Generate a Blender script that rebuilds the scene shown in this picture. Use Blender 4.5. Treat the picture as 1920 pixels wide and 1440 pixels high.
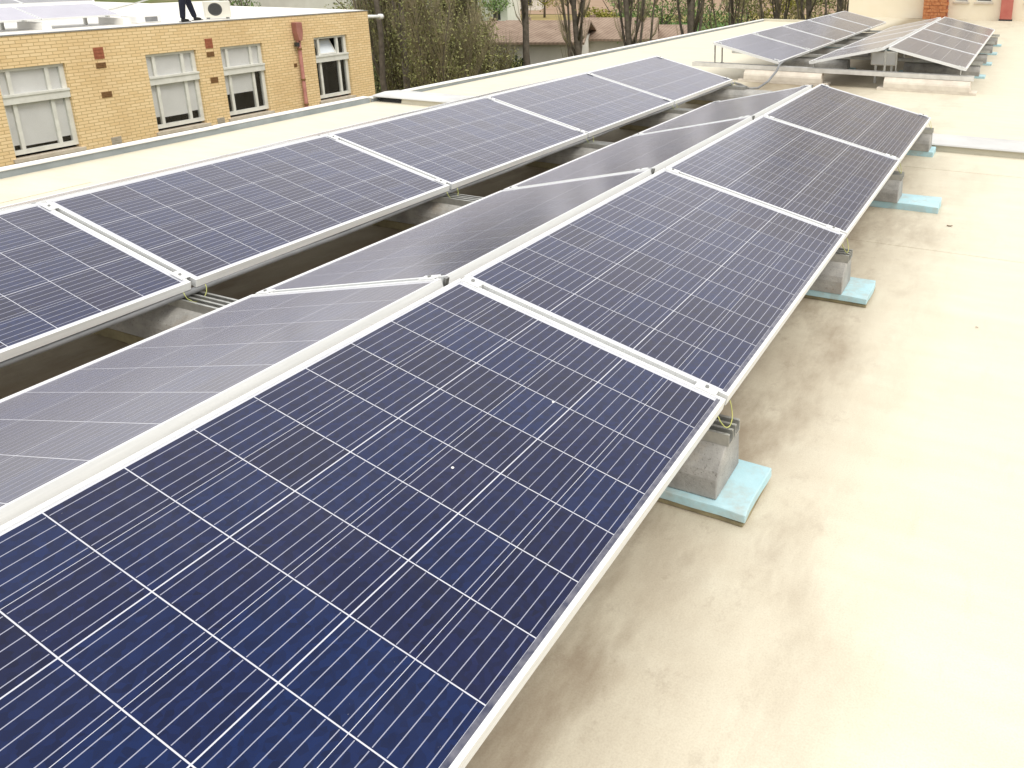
import bpy, bmesh, math, random
from mathutils import Vector, Matrix
random.seed(7)
R = math.radians
for o in list(bpy.data.objects): bpy.data.objects.remove(o)
scn = bpy.context.scene
COL = scn.collection

# ------------------------------------------------------------------ camera
YAW, PITCH, ROLL = 0.4226, 0.2795, 0.0009
cam_d = bpy.data.cameras.new('camera'); cam = bpy.data.objects.new('camera', cam_d); COL.objects.link(cam)
fw = Vector((-math.sin(YAW)*math.cos(PITCH), math.cos(YAW)*math.cos(PITCH), -math.sin(PITCH)))
rt = Vector((math.cos(YAW), math.sin(YAW), 0)); up = rt.cross(fw)
r2 = math.cos(ROLL)*rt + math.sin(ROLL)*up; u2 = -math.sin(ROLL)*rt + math.cos(ROLL)*up
m = Matrix((r2, u2, -fw)).transposed().to_4x4(); m.translation = (1.685, -0.3731, 1.574)
cam.matrix_world = m
cam_d.sensor_fit = 'HORIZONTAL'; cam_d.sensor_width = 36.0
cam_d.lens = 36.0*1503.2/1920.0
cam_d.shift_x = -292.6/1920.0; cam_d.shift_y = -357.5/1920.0
cam_d.clip_start = 0.02; cam_d.clip_end = 2000
scn.camera = cam

# ------------------------------------------------------------------ sky and sun (bright overcast)
SUN_EL, SUN_AZ = R(55), R(106)          # azimuth measured from +Y toward +X
w = bpy.data.worlds.new('World'); scn.world = w; w.use_nodes = True
nt = w.node_tree; nt.nodes.clear(); N = nt.nodes.new; Lk = nt.links.new
out = N('ShaderNodeOutputWorld'); bg = N('ShaderNodeBackground'); bg.inputs['Strength'].default_value = 0.112
sky = N('ShaderNodeTexSky'); sky.sky_type = 'NISHITA'; sky.sun_disc = False
sky.sun_elevation = SUN_EL; sky.sun_rotation = SUN_AZ; sky.dust_density = 4.0; sky.air_density = 1.0
tc = N('ShaderNodeTexCoord'); sp = N('ShaderNodeSeparateXYZ'); Lk(tc.outputs['Generated'], sp.inputs[0])
mx = N('ShaderNodeMath'); mx.operation = 'MAXIMUM'; Lk(sp.outputs['Z'], mx.inputs[0]); mx.inputs[1].default_value = 0.0
ov = N('ShaderNodeMath'); ov.operation = 'MULTIPLY_ADD'; Lk(mx.outputs[0], ov.inputs[0]); ov.inputs[1].default_value = 5.0; ov.inputs[2].default_value = 10.2
nz = N('ShaderNodeTexNoise'); nz.inputs['Scale'].default_value = 3.2; nz.inputs['Detail'].default_value = 5; Lk(tc.outputs['Generated'], nz.inputs['Vector'])
mr = N('ShaderNodeMapRange'); Lk(nz.outputs['Fac'], mr.inputs[0]); mr.inputs[1].default_value = .3; mr.inputs[2].default_value = .7; mr.inputs[3].default_value = .8; mr.inputs[4].default_value = 1.15
mu = N('ShaderNodeMath'); mu.operation = 'MULTIPLY'; Lk(ov.outputs[0], mu.inputs[0]); Lk(mr.outputs[0], mu.inputs[1])
oc = N('ShaderNodeMix'); oc.data_type = 'RGBA'; oc.blend_type = 'MULTIPLY'; oc.inputs[0].default_value = 1.0
oc.inputs[6].default_value = (1.0, .985, .965, 1); Lk(mu.outputs[0], oc.inputs[7])
mix = N('ShaderNodeMix'); mix.data_type = 'RGBA'; mix.inputs[0].default_value = 0.86
Lk(sky.outputs[0], mix.inputs[6]); Lk(oc.outputs[2], mix.inputs[7])
Lk(mix.outputs[2], bg.inputs['Color']); Lk(bg.outputs[0], out.inputs['Surface'])
sd = bpy.data.lights.new('sun', 'SUN'); sd.energy = 1.3; sd.angle = R(26); sd.color = (1.0, .955, .87)
so = bpy.data.objects.new('sun', sd); COL.objects.link(so)
sdir = Vector((math.sin(SUN_AZ)*math.cos(SUN_EL), math.cos(SUN_AZ)*math.cos(SUN_EL), math.sin(SUN_EL)))
so.rotation_euler = sdir.to_track_quat('Z', 'Y').to_euler(); so.location = sdir*30
scn.view_settings.view_transform = 'Standard'; scn.view_settings.look = 'None'
scn.view_settings.exposure = 0.15; scn.view_settings.gamma = 1.0; scn.view_settings.use_curve_mapping = False

# ------------------------------------------------------------------ material helpers
MATS = {}
def principled(name, col=(.5,.5,.5), rough=.6, metal=0.0, spec=.5, coat=0.0, coat_rough=.03, coat_ior=1.5):
    ma = bpy.data.materials.new(name); ma.use_nodes = True
    b = ma.node_tree.nodes['Principled BSDF']
    b.inputs['Base Color'].default_value = (*col, 1); b.inputs['Roughness'].default_value = rough
    b.inputs['Metallic'].default_value = metal; b.inputs['Specular IOR Level'].default_value = spec
    b.inputs['Coat Weight'].default_value = coat; b.inputs['Coat Roughness'].default_value = coat_rough; b.inputs['Coat IOR'].default_value = coat_ior
    MATS[name] = ma
    return ma, ma.node_tree, b
def nd(t, typ, **kw):
    n = t.nodes.new(typ)
    for k, v in kw.items(): setattr(n, k, v)
    return n
def ramp(t, fac, stops):
    r = nd(t, 'ShaderNodeValToRGB'); e = r.color_ramp.elements
    while len(e) < len(stops): e.new(.5)
    for i, (p, c) in enumerate(stops): e[i].position = p; e[i].color = (*c, 1)
    t.links.new(fac, r.inputs[0]); return r.outputs[0]
def noise(t, vec, scale, detail=5, rough=.55):
    n = nd(t, 'ShaderNodeTexNoise'); n.inputs['Scale'].default_value = scale; n.inputs['Detail'].default_value = detail; n.inputs['Roughness'].default_value = rough
    if vec is not None: t.links.new(vec, n.inputs['Vector'])
    return n.outputs['Fac']
def mapping(t, vec, scale=(1,1,1), loc=(0,0,0)):
    mp = nd(t, 'ShaderNodeMapping'); mp.inputs['Scale'].default_value = scale; mp.inputs['Location'].default_value = loc
    t.links.new(vec, mp.inputs['Vector']); return mp.outputs[0]
def mixc(t, fac, a, b, blend='MIX'):
    n = nd(t, 'ShaderNodeMix', data_type='RGBA', blend_type=blend)
    for s, v in ((0, fac), (6, a), (7, b)):
        if isinstance(v, (int, float)): n.inputs[s].default_value = v
        elif isinstance(v, tuple): n.inputs[s].default_value = (*v, 1)
        else: t.links.new(v, n.inputs[s])
    return n.outputs[2]
def math_(t, op, a, b=None, c=None, clamp=False):
    n = nd(t, 'ShaderNodeMath', operation=op, use_clamp=clamp)
    for i, v in enumerate((a, b, c)):
        if v is None: continue
        if isinstance(v, (int, float)): n.inputs[i].default_value = v
        else: t.links.new(v, n.inputs[i])
    return n.outputs[0]
def rng(t, v, a, b, c=0.0, d=1.0, smooth=False):
    n = nd(t, 'ShaderNodeMapRange'); n.clamp = True
    if smooth: n.interpolation_type = 'SMOOTHSTEP'
    t.links.new(v, n.inputs[0])
    for i, x in zip((1,2,3,4), (a,b,c,d)): n.inputs[i].default_value = x
    return n.outputs[0]
def bump(t, b, h, strength=.3, dist=.01):
    n = nd(t, 'ShaderNodeBump'); n.inputs['Strength'].default_value = strength; n.inputs['Distance'].default_value = dist
    t.links.new(h, n.inputs['Height']); t.links.new(n.outputs[0], b.inputs['Normal'])
def gpos(t): return nd(t, 'ShaderNodeNewGeometry').outputs['Position']
def ocoord(t): return nd(t, 'ShaderNodeTexCoord').outputs['Object']
def noisy(name, c1, c2, scale=8, rough=.7, metal=0, spec=.4, bstr=0.0, bscale=60, world=False):
    ma, t, b = principled(name, c1, rough, metal, spec)
    v = gpos(t) if world else ocoord(t)
    f = noise(t, v, scale)
    t.links.new(ramp(t, f, [(.32, c1), (.68, c2)]), b.inputs['Base Color'])
    if bstr: bump(t, b, noise(t, v, bscale, 4), bstr, .004)
    return ma

def schlick(t, f0, p, top=1.0):
    lw = nd(t, 'ShaderNodeLayerWeight'); lw.inputs[0].default_value = .5
    return math_(t, 'MULTIPLY_ADD', math_(t, 'POWER', lw.outputs['Facing'], p), top-f0, f0, True)
def glaze(name, f0=.012, p=3.1, rough=.22):          # anti-reflective textured cover glass over a printed layer
    t = MATS[name].node_tree; o_ = t.nodes['Material Output']; b = t.nodes['Principled BSDF']
    for k_ in ('Coat Weight', 'Sheen Weight'): b.inputs[k_].default_value = 0
    b.inputs['Specular IOR Level'].default_value = 0
    g_ = nd(t, 'ShaderNodeBsdfGlossy'); g_.inputs['Roughness'].default_value = rough; g_.inputs['Color'].default_value = (.98,.955,.965,1)
    m_ = nd(t, 'ShaderNodeMixShader'); t.links.new(schlick(t, f0, p, .85), m_.inputs[0]); t.links.new(b.outputs[0], m_.inputs[1]); t.links.new(g_.outputs[0], m_.inputs[2]); t.links.new(m_.outputs[0], o_.inputs[0])
# roof membrane: cream coating, dirt washed from the drip edge of the panels, faint brush marks
ma, t, b = principled('roof_cream', rough=.62, spec=.35)
P = gpos(t); s = nd(t, 'ShaderNodeSeparateXYZ'); t.links.new(P, s.inputs[0]); X, Y = s.outputs['X'], s.outputs['Y']
n_big = noise(t, mapping(t, P, (1.5, .55, 1)), 1.0, 5, .6)
n_mid = noise(t, mapping(t, P, (5.0, 2.2, 1)), 1.0, 8, .72)
n_fine = noise(t, P, 55, 4, .6)
n_str = noise(t, mapping(t, P, (2.2, 9.0, 1), (3, 1, 0)), 1.0, 4, .6)
base = mixc(t, rng(t, n_str, .35, .7), (.67, .62, .49), (.71, .67, .54))
dx = rng(t, math_(t, 'ADD', X, math_(t, 'MULTIPLY_ADD', n_big, .7, -.35)), .80, 1.62, 1.0, 0.0, True)
left = rng(t, X, -2.7, -2.1, 0.0, 1.0, True)
near = rng(t, Y, 4.5, 7.2, 1.0, .25, True)
drip = math_(t, 'MULTIPLY', math_(t, 'MULTIPLY', dx, left), near)
dirt = math_(t, 'MULTIPLY', drip, rng(t, n_mid, .3, .68, .25, 1.0), clamp=True)
c = mixc(t, math_(t, 'MULTIPLY', dirt, .82, clamp=True), base, (.43, .365, .275))
blot = math_(t, 'MULTIPLY', rng(t, noise(t, mapping(t, P, (3.1, 1.2, 1), (7, 3, 0)), 1.0, 5, .65), .48, .68), math_(t, 'MULTIPLY', drip, .85))
c = mixc(t, blot, c, (.27, .205, .14))
grime_shade = math_(t, 'MULTIPLY', rng(t, X, -2.05, -1.6, 0, 1, True), rng(t, X, -.9, .2, 1, 0, True))
c = mixc(t, math_(t, 'MULTIPLY', grime_shade, rng(t, n_mid, .2, .7, .55, .9)), c, (.20, .15, .085))  # grime collected in the valley, painted darker to deepen the shade there
faint = math_(t, 'MULTIPLY', rng(t, noise(t, mapping(t, P, (.5, 1.3, 1), (1, 9, 0)), 1.0, 6, .65), .5, .8), .22)
c = mixc(t, faint, c, (.52, .44, .32))
scuff = math_(t, 'MULTIPLY', rng(t, noise(t, mapping(t, P, (14, 3.0, 1), (2, 5, 0)), 1.0, 7, .75), .56, .74), .22)
c = mixc(t, scuff, c, (.46, .39, .29))
c = mixc(t, rng(t, n_fine, .62, .8, 0, .22), c, (.42, .35, .25))
n_sand = noise(t, P, 210, 3, .7)
c = mixc(t, rng(t, n_sand, .40, .72, 0, .34), c, mixc(t, 1.0, c, (.62, .57, .50), 'MULTIPLY'))
c = mixc(t, math_(t, 'MULTIPLY', rng(t, noise(t, mapping(t, P, (9, 7, 1), (4, 4, 0)), 1.0, 8, .8), .55, .68), math_(t, 'MULTIPLY', drip, .5)), c, (.30, .235, .17))
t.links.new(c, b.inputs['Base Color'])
bump(t, b, math_(t, 'ADD', n_fine, math_(t, 'MULTIPLY', n_str, 1.5)), .25, .004)

noisy('kerb_cream', (.60,.56,.44), (.66,.62,.50), 3, .7, bstr=.1)
noisy('kerb_grey', (.22,.25,.26), (.30,.33,.34), 4, .55)
noisy('white_metal', (.74,.74,.72), (.82,.82,.80), 3, .45)
noisy('joint_metal', (.50,.50,.49), (.62,.62,.60), 3, .5)
ma, t, b = principled('concrete_grey', rough=.9, spec=.25); V = gpos(t)
cc_ = ramp(t, noise(t, V, 9, 6, .65), [(.3, (.25,.245,.23)), (.55, (.37,.36,.335)), (.75, (.50,.48,.44))])
cc_ = mixc(t, rng(t, noise(t, V, 130, 3, .6), .60, .72, 0, .7), cc_, (.11,.10,.09))
cc_ = mixc(t, rng(t, noise(t, V, 4.3, 5, .7), .56, .72, 0, .45), cc_, (.30,.235,.16))
t.links.new(cc_, b.inputs['Base Color']); bump(t, b, noise(t, V, 110, 5, .65), .7, .004)
noisy('concrete_pale', (.56,.50,.42), (.72,.66,.56), 7, .88, bstr=.3)
ma, t, b = principled('foam_blue', rough=.8, spec=.25); V = gpos(t)
cc_ = ramp(t, noise(t, V, 5, 5, .6), [(.3, (.37,.58,.63)), (.7, (.49,.69,.74))])
cc_ = mixc(t, rng(t, noise(t, V, 11, 6, .7), .46, .70, 0, .6), cc_, (.42,.41,.35))
cc_ = mixc(t, rng(t, noise(t, mapping(t, V, (4, 40, 10)), 1.0, 4, .6), .62, .7, 0, .3), cc_, (.62,.78,.79))
t.links.new(cc_, b.inputs['Base Color']); bump(t, b, noise(t, V, 60, 5, .6), .35, .004)
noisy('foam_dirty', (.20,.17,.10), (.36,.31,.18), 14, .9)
ma, t, b = principled('aluminium', (.82,.82,.80), .45, .25)
t.links.new(ramp(t, noise(t, mapping(t, ocoord(t), (30, 1.5, 30)), 3, 4), [(.3, (.72,.73,.725)), (.7, (.82,.83,.825))]), b.inputs['Base Color'])
noisy('galvanised', (.42,.42,.40), (.60,.60,.57), 18, .45, .85)
noisy('conduit_grey', (.16,.165,.17), (.24,.245,.25), 6, .5)
noisy('black_cable', (.012,.012,.013), (.03,.03,.03), 9, .5)
noisy('wire_green_yellow', (.52,.50,.16), (.34,.40,.14), 40, .6)
noisy('rail_zinc', (.62,.61,.58), (.78,.77,.74), 8, .42, .6)
noisy('strip_grey', (.40,.40,.385), (.55,.55,.53), 9, .5, .2)
principled('bolt_steel', (.30,.30,.29), .4, .9)
noisy('backsheet', (.50,.51,.56), (.58,.59,.63), 5, .5)
MATS['backsheet'].node_tree.nodes['Principled BSDF'].inputs['Coat Weight'].default_value = 1.0
MATS['backsheet'].node_tree.nodes['Principled BSDF'].inputs['Coat IOR'].default_value = 1.33; MATS['backsheet'].node_tree.nodes['Principled BSDF'].inputs['Coat Roughness'].default_value = .10
noisy('back_panel', (.55,.55,.55), (.62,.62,.62), 3, .6)
_b=principled('busbar', (.30,.31,.38), .5, .0, .2, 1.0, .11, 1.47)[2]; _b.inputs['Sheen Weight'].default_value=.28; _b.inputs['Sheen Roughness'].default_value=.40
noisy('edge_dust', (.05,.055,.09), (.15,.15,.18), 45, .7)
MATS['edge_dust'].node_tree.nodes['Principled BSDF'].inputs['Coat Weight'].default_value = 1.0
MATS['edge_dust'].node_tree.nodes['Principled BSDF'].inputs['Coat IOR'].default_value = 1.33
# polycrystalline cell under glass
ma, t, b = principled('cell_blue', rough=.5, spec=.05, coat=1.0, coat_rough=.11, coat_ior=1.47)
b.inputs['Sheen Weight'].default_value = .28; b.inputs['Sheen Roughness'].default_value = .40; b.inputs['Sheen Tint'].default_value = (.93,.91,1.0,1)
oi = nd(t, 'ShaderNodeObjectInfo'); oc_ = ocoord(t)
vo = nd(t, 'ShaderNodeTexVoronoi'); vo.inputs['Scale'].default_value = 75
va = nd(t, 'ShaderNodeVectorMath', operation='ADD'); t.links.new(oc_, va.inputs[0]); t.links.new(oi.outputs['Random'], va.inputs[1]); t.links.new(va.outputs[0], vo.inputs['Vector'])
g = nd(t, 'ShaderNodeRGBToBW'); t.links.new(vo.outputs['Color'], g.inputs[0])
cc = ramp(t, oi.outputs['Random'], [(0, (.0030,.0065,.034)), (.35, (.0030,.0075,.042)), (.7, (.0024,.0095,.050)), (.9, (.0022,.0110,.056)), (1, (.0050,.0070,.036))])
cc = mixc(t, .55, cc, mixc(t, g.outputs[0], (.35,.35,.4), (1.7,1.7,1.6)), 'MULTIPLY')
P = gpos(t)
runs = math_(t, 'MULTIPLY', rng(t, noise(t, mapping(t, P, (1.2, 26, 1)), 1.0, 4, .6), .5, .75), rng(t, noise(t, P, 1.1, 3), .4, .65))
dustf = math_(t, 'ADD', math_(t, 'MULTIPLY', rng(t, noise(t, P, 2.2, 6, .65), .4, .75), .014), math_(t, 'MULTIPLY', runs, .022))
cc = mixc(t, dustf, cc, (.42,.40,.36))
speck = rng(t, noise(t, P, 95, 2, .5), .78, .82, 0, .25)
cc = mixc(t, speck, cc, (.5,.48,.45))
t.links.new(cc, b.inputs['Base Color'])
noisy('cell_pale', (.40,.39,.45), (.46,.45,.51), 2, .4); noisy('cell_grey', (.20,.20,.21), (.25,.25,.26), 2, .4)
for _n in ('cell_blue','busbar','backsheet','edge_dust'): glaze(_n)
# tan bricks
ma, t, b = principled('tan_brick', rough=.85, spec=.25)
s = nd(t, 'ShaderNodeSeparateXYZ'); P = gpos(t); t.links.new(P, s.inputs[0]); cb = nd(t, 'ShaderNodeCombineXYZ')
t.links.new(s.outputs['Y'], cb.inputs[0]); t.links.new(s.outputs['Z'], cb.inputs[1])
br = nd(t, 'ShaderNodeTexBrick'); br.inputs['Scale'].default_value = 1.0; br.inputs['Brick Width'].default_value = .215; br.inputs['Row Height'].default_value = .070
br.inputs['Mortar Size'].default_value = .009; br.inputs['Mortar Smooth'].default_value = .3; br.inputs['Bias'].default_value = .0
br.inputs['Color1'].default_value = (.74,.55,.295,1); br.inputs['Color2'].default_value = (.81,.63,.37,1); br.inputs['Mortar'].default_value = (.52,.375,.195,1)
t.links.new(cb.outputs[0], br.inputs['Vector'])
st = rng(t, noise(t, mapping(t, P, (1, .9, .35)), 1.2, 5), .45, .8, 0, .35)
t.links.new(mixc(t, st, br.outputs['Color'], (.46,.29,.13)), b.inputs['Base Color'])
inv = math_(t, 'SUBTRACT', 1.0, br.outputs['Fac']); bump(t, b, inv, .5, .008)
noisy('window_frame', (.60,.60,.55), (.72,.72,.67), 5, .5)
noisy('blind', (.70,.71,.70), (.78,.79,.78), 2, .8)
noisy('frosted_pane', (.62,.68,.74), (.72,.77,.82), 2, .25)
noisy('stone_sill', (.46,.40,.32), (.58,.52,.43), 7, .8)
noisy('terracotta', (.27,.085,.045), (.36,.13,.07), 20, .8)
noisy('vent_brown', (.15,.075,.03), (.24,.13,.05), 20, .8)
noisy('vent_grey', (.34,.30,.24), (.44,.40,.33), 20, .8)
noisy('rust_red', (.30,.12,.095), (.40,.18,.145), 6, .7)
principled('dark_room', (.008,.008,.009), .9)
ma = bpy.data.materials.new('window_glass'); ma.use_nodes = True; MATS['window_glass'] = ma; t = ma.node_tree; t.nodes.clear()
o_ = nd(t, 'ShaderNodeOutputMaterial'); tr = nd(t, 'ShaderNodeBsdfTransparent'); gl = nd(t, 'ShaderNodeBsdfGlossy'); fr = nd(t, 'ShaderNodeFresnel'); ms = nd(t, 'ShaderNodeMixShader')
tr.inputs[0].default_value = (.95,.95,.95,1); gl.inputs['Roughness'].default_value = .02; t.nodes.remove(fr)
t.links.new(schlick(t, .04, 5.0), ms.inputs[0]); t.links.new(tr.outputs[0], ms.inputs[1]); t.links.new(gl.outputs[0], ms.inputs[2]); t.links.new(ms.outputs[0], o_.inputs[0])
noisy('roof_white', (.76,.74,.68), (.82,.80,.75), 1.2, .7)
noisy('cream_wall', (.78,.70,.53), (.82,.75,.60), 1.5, .8, bstr=.15, world=True)
ma = noisy('orange_brick', (.40,.13,.045), (.58,.26,.11), 14, .85, bstr=.4, bscale=30)
noisy('red_paint', (.42,.11,.085), (.48,.16,.12), 5, .6)
noisy('ac_white', (.72,.70,.62), (.78,.76,.68), 4, .5)
principled('fan_dark', (.03,.03,.03), .6)
noisy('trousers', (.008,.010,.022), (.016,.018,.034), 12, .9)
noisy('jacket', (.02,.03,.07), (.03,.04,.09), 12, .9)
noisy('skin', (.52,.30,.21), (.58,.35,.25), 8, .6)
noisy('shoe', (.008,.008,.009), (.018,.017,.016), 12, .7)
noisy('hair', (.02,.014,.01), (.04,.028,.02), 30, .6)
noisy('bark', (.085,.072,.056), (.17,.145,.115), 5, .95, bstr=.5, bscale=14)
noisy('bark_pale', (.17,.145,.115), (.30,.265,.215), 5, .95, bstr=.5, bscale=14)
noisy('twig', (.21,.185,.11), (.35,.305,.19), 1.3, .9)
def leafmat(name, a, b_):
    ma, t, b = principled(name, a, .7, 0, .25)
    at = nd(t, 'ShaderNodeAttribute', attribute_name='tone')
    t.links.new(ramp(t, at.outputs['Fac'], [(0, a), (1, b_)]), b.inputs['Base Color'])
leafmat('leaf_olive', (.095,.115,.036), (.30,.29,.11))
leafmat('leaf_green', (.075,.14,.042), (.25,.34,.11))
leafmat('leaf_yellow', (.12,.13,.02), (.34,.30,.06))
leafmat('leaf_brown', (.14,.155,.055), (.34,.335,.14))
leafmat('leaf_dark', (.012,.022,.012), (.045,.065,.028))
# ground
ma, t, b = principled('ground_mix', rough=.95, spec=.1); P = gpos(t)
g1 = ramp(t, noise(t, P, .045, 6, .6), [(.3, (.055,.075,.022)), (.47, (.13,.115,.05)), (.58, (.10,.135,.035)), (.75, (.20,.145,.085))])
g2 = ramp(t, noise(t, P, .6, 6, .65), [(.3, (.55,.55,.55)), (.7, (1.35,1.35,1.35))])
t.links.new(mixc(t, 1.0, g1, g2, 'MULTIPLY'), b.inputs['Base Color'])
def fieldmat(name, a, b_):
    ma, t, b = principled(name, a, .95, 0, .1); P = gpos(t)
    t.links.new(ramp(t, noise(t, mapping(t, P, (.25, .6, 1)), 1.2, 6, .7), [(.3, a), (.7, b_)]), b.inputs['Base Color'])
fieldmat('field_green', (.06,.13,.03), (.12,.22,.06)); fieldmat('field_yellow', (.22,.19,.07), (.38,.28,.13)); fieldmat('field_earth', (.26,.17,.11), (.36,.26,.18))
# tiled roofs far away
ma, t, b = principled('roof_tiles', rough=.9, spec=.15); P = gpos(t)
wv = nd(t, 'ShaderNodeTexWave', wave_type='BANDS', bands_direction='X'); wv.inputs['Scale'].default_value = 1.3; wv.inputs['Distortion'].default_value = 1.2; wv.inputs['Detail'].default_value = 2; t.links.new(P, wv.inputs['Vector'])
c1 = ramp(t, noise(t, P, .9, 6, .7), [(.3, (.22,.155,.115)), (.7, (.36,.275,.21))])
t.links.new(mixc(t, .5, c1, ramp(t, wv.outputs['Fac'], [(0, (.6,.6,.6)), (1, (1.2,1.2,1.2))]), 'MULTIPLY'), b.inputs['Base Color'])
noisy('house_wall', (.62,.59,.52), (.74,.71,.64), .6, .85)
noisy('house_dark', (.03,.03,.03), (.06,.055,.05), 1, .8)

# ------------------------------------------------------------------ mesh helpers
class MB:
    def __init__(s): s.v=[]; s.f=[]; s.mi=[]
    def quad(s, a, b, c, d, mi=0):
        n=len(s.v); s.v += [a,b,c,d]; s.f.append((n,n+1,n+2,n+3)); s.mi.append(mi); return s
    def box(s, x0,x1,y0,y1,z0,z1, mi=0):
        n=len(s.v); s.v += [(x0,y0,z0),(x1,y0,z0),(x1,y1,z0),(x0,y1,z0),(x0,y0,z1),(x1,y0,z1),(x1,y1,z1),(x0,y1,z1)]
        for q in ((0,3,2,1),(4,5,6,7),(0,1,5,4),(1,2,6,5),(2,3,7,6),(3,0,4,7)): s.f.append(tuple(n+i for i in q)); s.mi.append(mi)
        return s
    def prism(s, prof, x0, x1, axis='x', mi=0):          # profile of (a,b) pairs extruded along an axis
        k=len(prof); n=len(s.v)
        for xx in (x0,x1):
            for a,b in prof: s.v.append((xx,a,b) if axis=='x' else (a,xx,b))
        for i in range(k): s.f.append((n+i, n+(i+1)%k, n+k+(i+1)%k, n+k+i)); s.mi.append(mi)
        s.f.append(tuple(n+i for i in reversed(range(k)))); s.f.append(tuple(n+k+i for i in range(k))); s.mi += [mi,mi]
        return s
    def tube(s, pts, rad, n=8, mi=0, cap=True):
        pts=[Vector(p) for p in pts]; k=len(pts); base=len(s.v)
        rads = rad if isinstance(rad,(list,tuple)) else [rad]*k
        ref=None
        for i,p in enumerate(pts):
            d=(pts[min(i+1,k-1)]-pts[max(i-1,0)]).normalized()
            if ref is None: ref = Vector((0,0,1)) if abs(d.z)<.9 else Vector((1,0,0))
            a=d.cross(ref).normalized(); bb=d.cross(a).normalized(); ref = -bb if False else ref
            for j in range(n):
                th=2*math.pi*j/n; s.v.append(tuple(p+(a*math.cos(th)+bb*math.sin(th))*rads[i]))
        for i in range(k-1):
            for j in range(n): s.f.append((base+i*n+j, base+i*n+(j+1)%n, base+(i+1)*n+(j+1)%n, base+(i+1)*n+j)); s.mi.append(mi)
        if cap:
            s.f.append(tuple(base+j for j in range(n))); s.f.append(tuple(base+(k-1)*n+j for j in reversed(range(n)))); s.mi += [mi,mi]
        return s
    def mesh(s, name, mats, smooth=False):
        me=bpy.data.meshes.new(name); me.from_pydata([tuple(v) for v in s.v],[],s.f)
        for mm in (mats if isinstance(mats,(list,tuple)) else [mats]): me.materials.append(MATS[mm])
        if any(s.mi): me.polygons.foreach_set('material_index', s.mi)
        bm=bmesh.new(); bm.from_mesh(me); bmesh.ops.recalc_face_normals(bm, faces=bm.faces); bm.to_mesh(me); bm.free()
        if smooth: me.polygons.foreach_set('use_smooth',[True]*len(me.polygons))
        me.update(); return me
    def build(s, name, mats, parent=None, smooth=False, bevel=0.0):
        o=mkobj(name, s.mesh(name, mats, smooth), parent)
        if bevel:
            bv=o.modifiers.new('b','BEVEL'); bv.width=bevel; bv.segments=2; bv.limit_method='ANGLE'
        return o
def mkobj(name, data, parent=None):
    o=bpy.data.objects.new(name, data); COL.objects.link(o)
    if parent is not None: o.parent=parent
    return o
def tag(o, label=None, cat=None, group=None, kind=None):
    if label: o['label']=label
    if cat: o['category']=cat
    if group: o['group']=group
    if kind: o['kind']=kind
    return o
def empty(name, loc=(0,0,0), rot=(0,0,0)):
    o=bpy.data.objects.new(name, None); COL.objects.link(o); o.location=loc; o.rotation_euler=rot; o.empty_display_size=.1; return o

# ------------------------------------------------------------------ setting
GZ=-7.0
tag(MB().quad((-900,-300,GZ),(900,-300,GZ),(900,1500,GZ),(-900,1500,GZ)).build('ground','ground_mix'), kind='structure')
FD=Vector((fw.x,fw.y,0)).normalized(); FR=Vector((FD.y,-FD.x,0))
def field(d0,d1,l,r,mat,z):
    E0=Vector((1.685,-.373,0)); pts=[E0+FD*d+FR*q for d,q in ((d0,l),(d0,r),(d1,r*1.15),(d1,l*1.15))]
    tag(MB().quad(*[(p.x,p.y,z) for p in pts]).build('field',mat), kind='structure')
field(98,122,-45,25,'field_green',GZ+.05); field(123,141,-55,30,'field_yellow',GZ+.06); field(142,240,-90,60,'field_earth',GZ+.07)
# the roof terrace
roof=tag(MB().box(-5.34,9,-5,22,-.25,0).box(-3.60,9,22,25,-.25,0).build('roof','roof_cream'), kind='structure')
for y0,x1 in ((4.17,2.6),(6.13,2.3),(2.2,-4.6)):
    xa = -5.2 if x1<0 else -1.0
    MB().prism([(y0,0.0005),(y0+.003,.004),(y0+.9,.004),(y0+.93,.0006)], xa if x1<0 else -.9, x1 if x1<0 else 9,).build('membrane_seam','roof_cream',roof)
tag(MB().box(-5.38,9.0,-5,24.9,GZ,-.25).build('building_base','cream_wall'), kind='structure')
k=empty('roof_kerb',(-5.34,-5,0)); tag(k,'low grey-faced kerb with a white lip along the left roof edge, nearer stretch','kerb')
MB().box(0,.012,0,11.7,-.01,.052).build('grey_flashing','kerb_grey',k)
for q in range(6):
    a0=q*1.95; o=MB().box(-.07,.02,a0+.004,min(a0+1.946,11.7),.052,.070).build('white_lip','white_metal',k,bevel=.006); o.location=(random.uniform(-.004,.004),0,random.uniform(-.0,.004)); o.rotation_euler=(0,0,random.uniform(-.0012,.0012))
MB().box(-.06,0,0,11.7,-.3,.051).build('upstand','kerb_cream',k)
k=empty('roof_kerb',(-5.36,6.9,0)); tag(k,'thin low kerb edging the roof from the joint cover to the far trees','kerb')
MB().box(0,.012,-.15,15.1,-.01,.034).build('grey_flashing','kerb_grey',k)
for q in range(8):
    a0=-.15+q*1.91; o=MB().box(-.07,.02,a0+.004,min(a0+1.906,15.1),.034,.052).build('white_lip','white_metal',k,bevel=.005); o.location=(random.uniform(-.004,.004),0,random.uniform(-.0,.004))
MB().box(-.06,0,-.15,15.1,-.3,.033).build('upstand','kerb_cream',k)
MB().box(.012,1.8,14.95,15.1,.0,.06).build('end_lip','kerb_cream',k)
j=empty('joint_cover',(0,6.8,0)); tag(j,'long low white joint cover crossing the roof under the panel rows','joint cover')
MB().prism([(.0,.0005),(.02,.055),(.36,.055),(.40,.0005)],-4.95,9.0).build('curb','kerb_cream',j)
MB().prism([(-.02,.056),(-.03,.062),(-.02,.075),(.19,.092),(.42,.075),(.42,.056)],-5.36,9.0).build('cap','joint_metal',j,bevel=.003)
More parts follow.
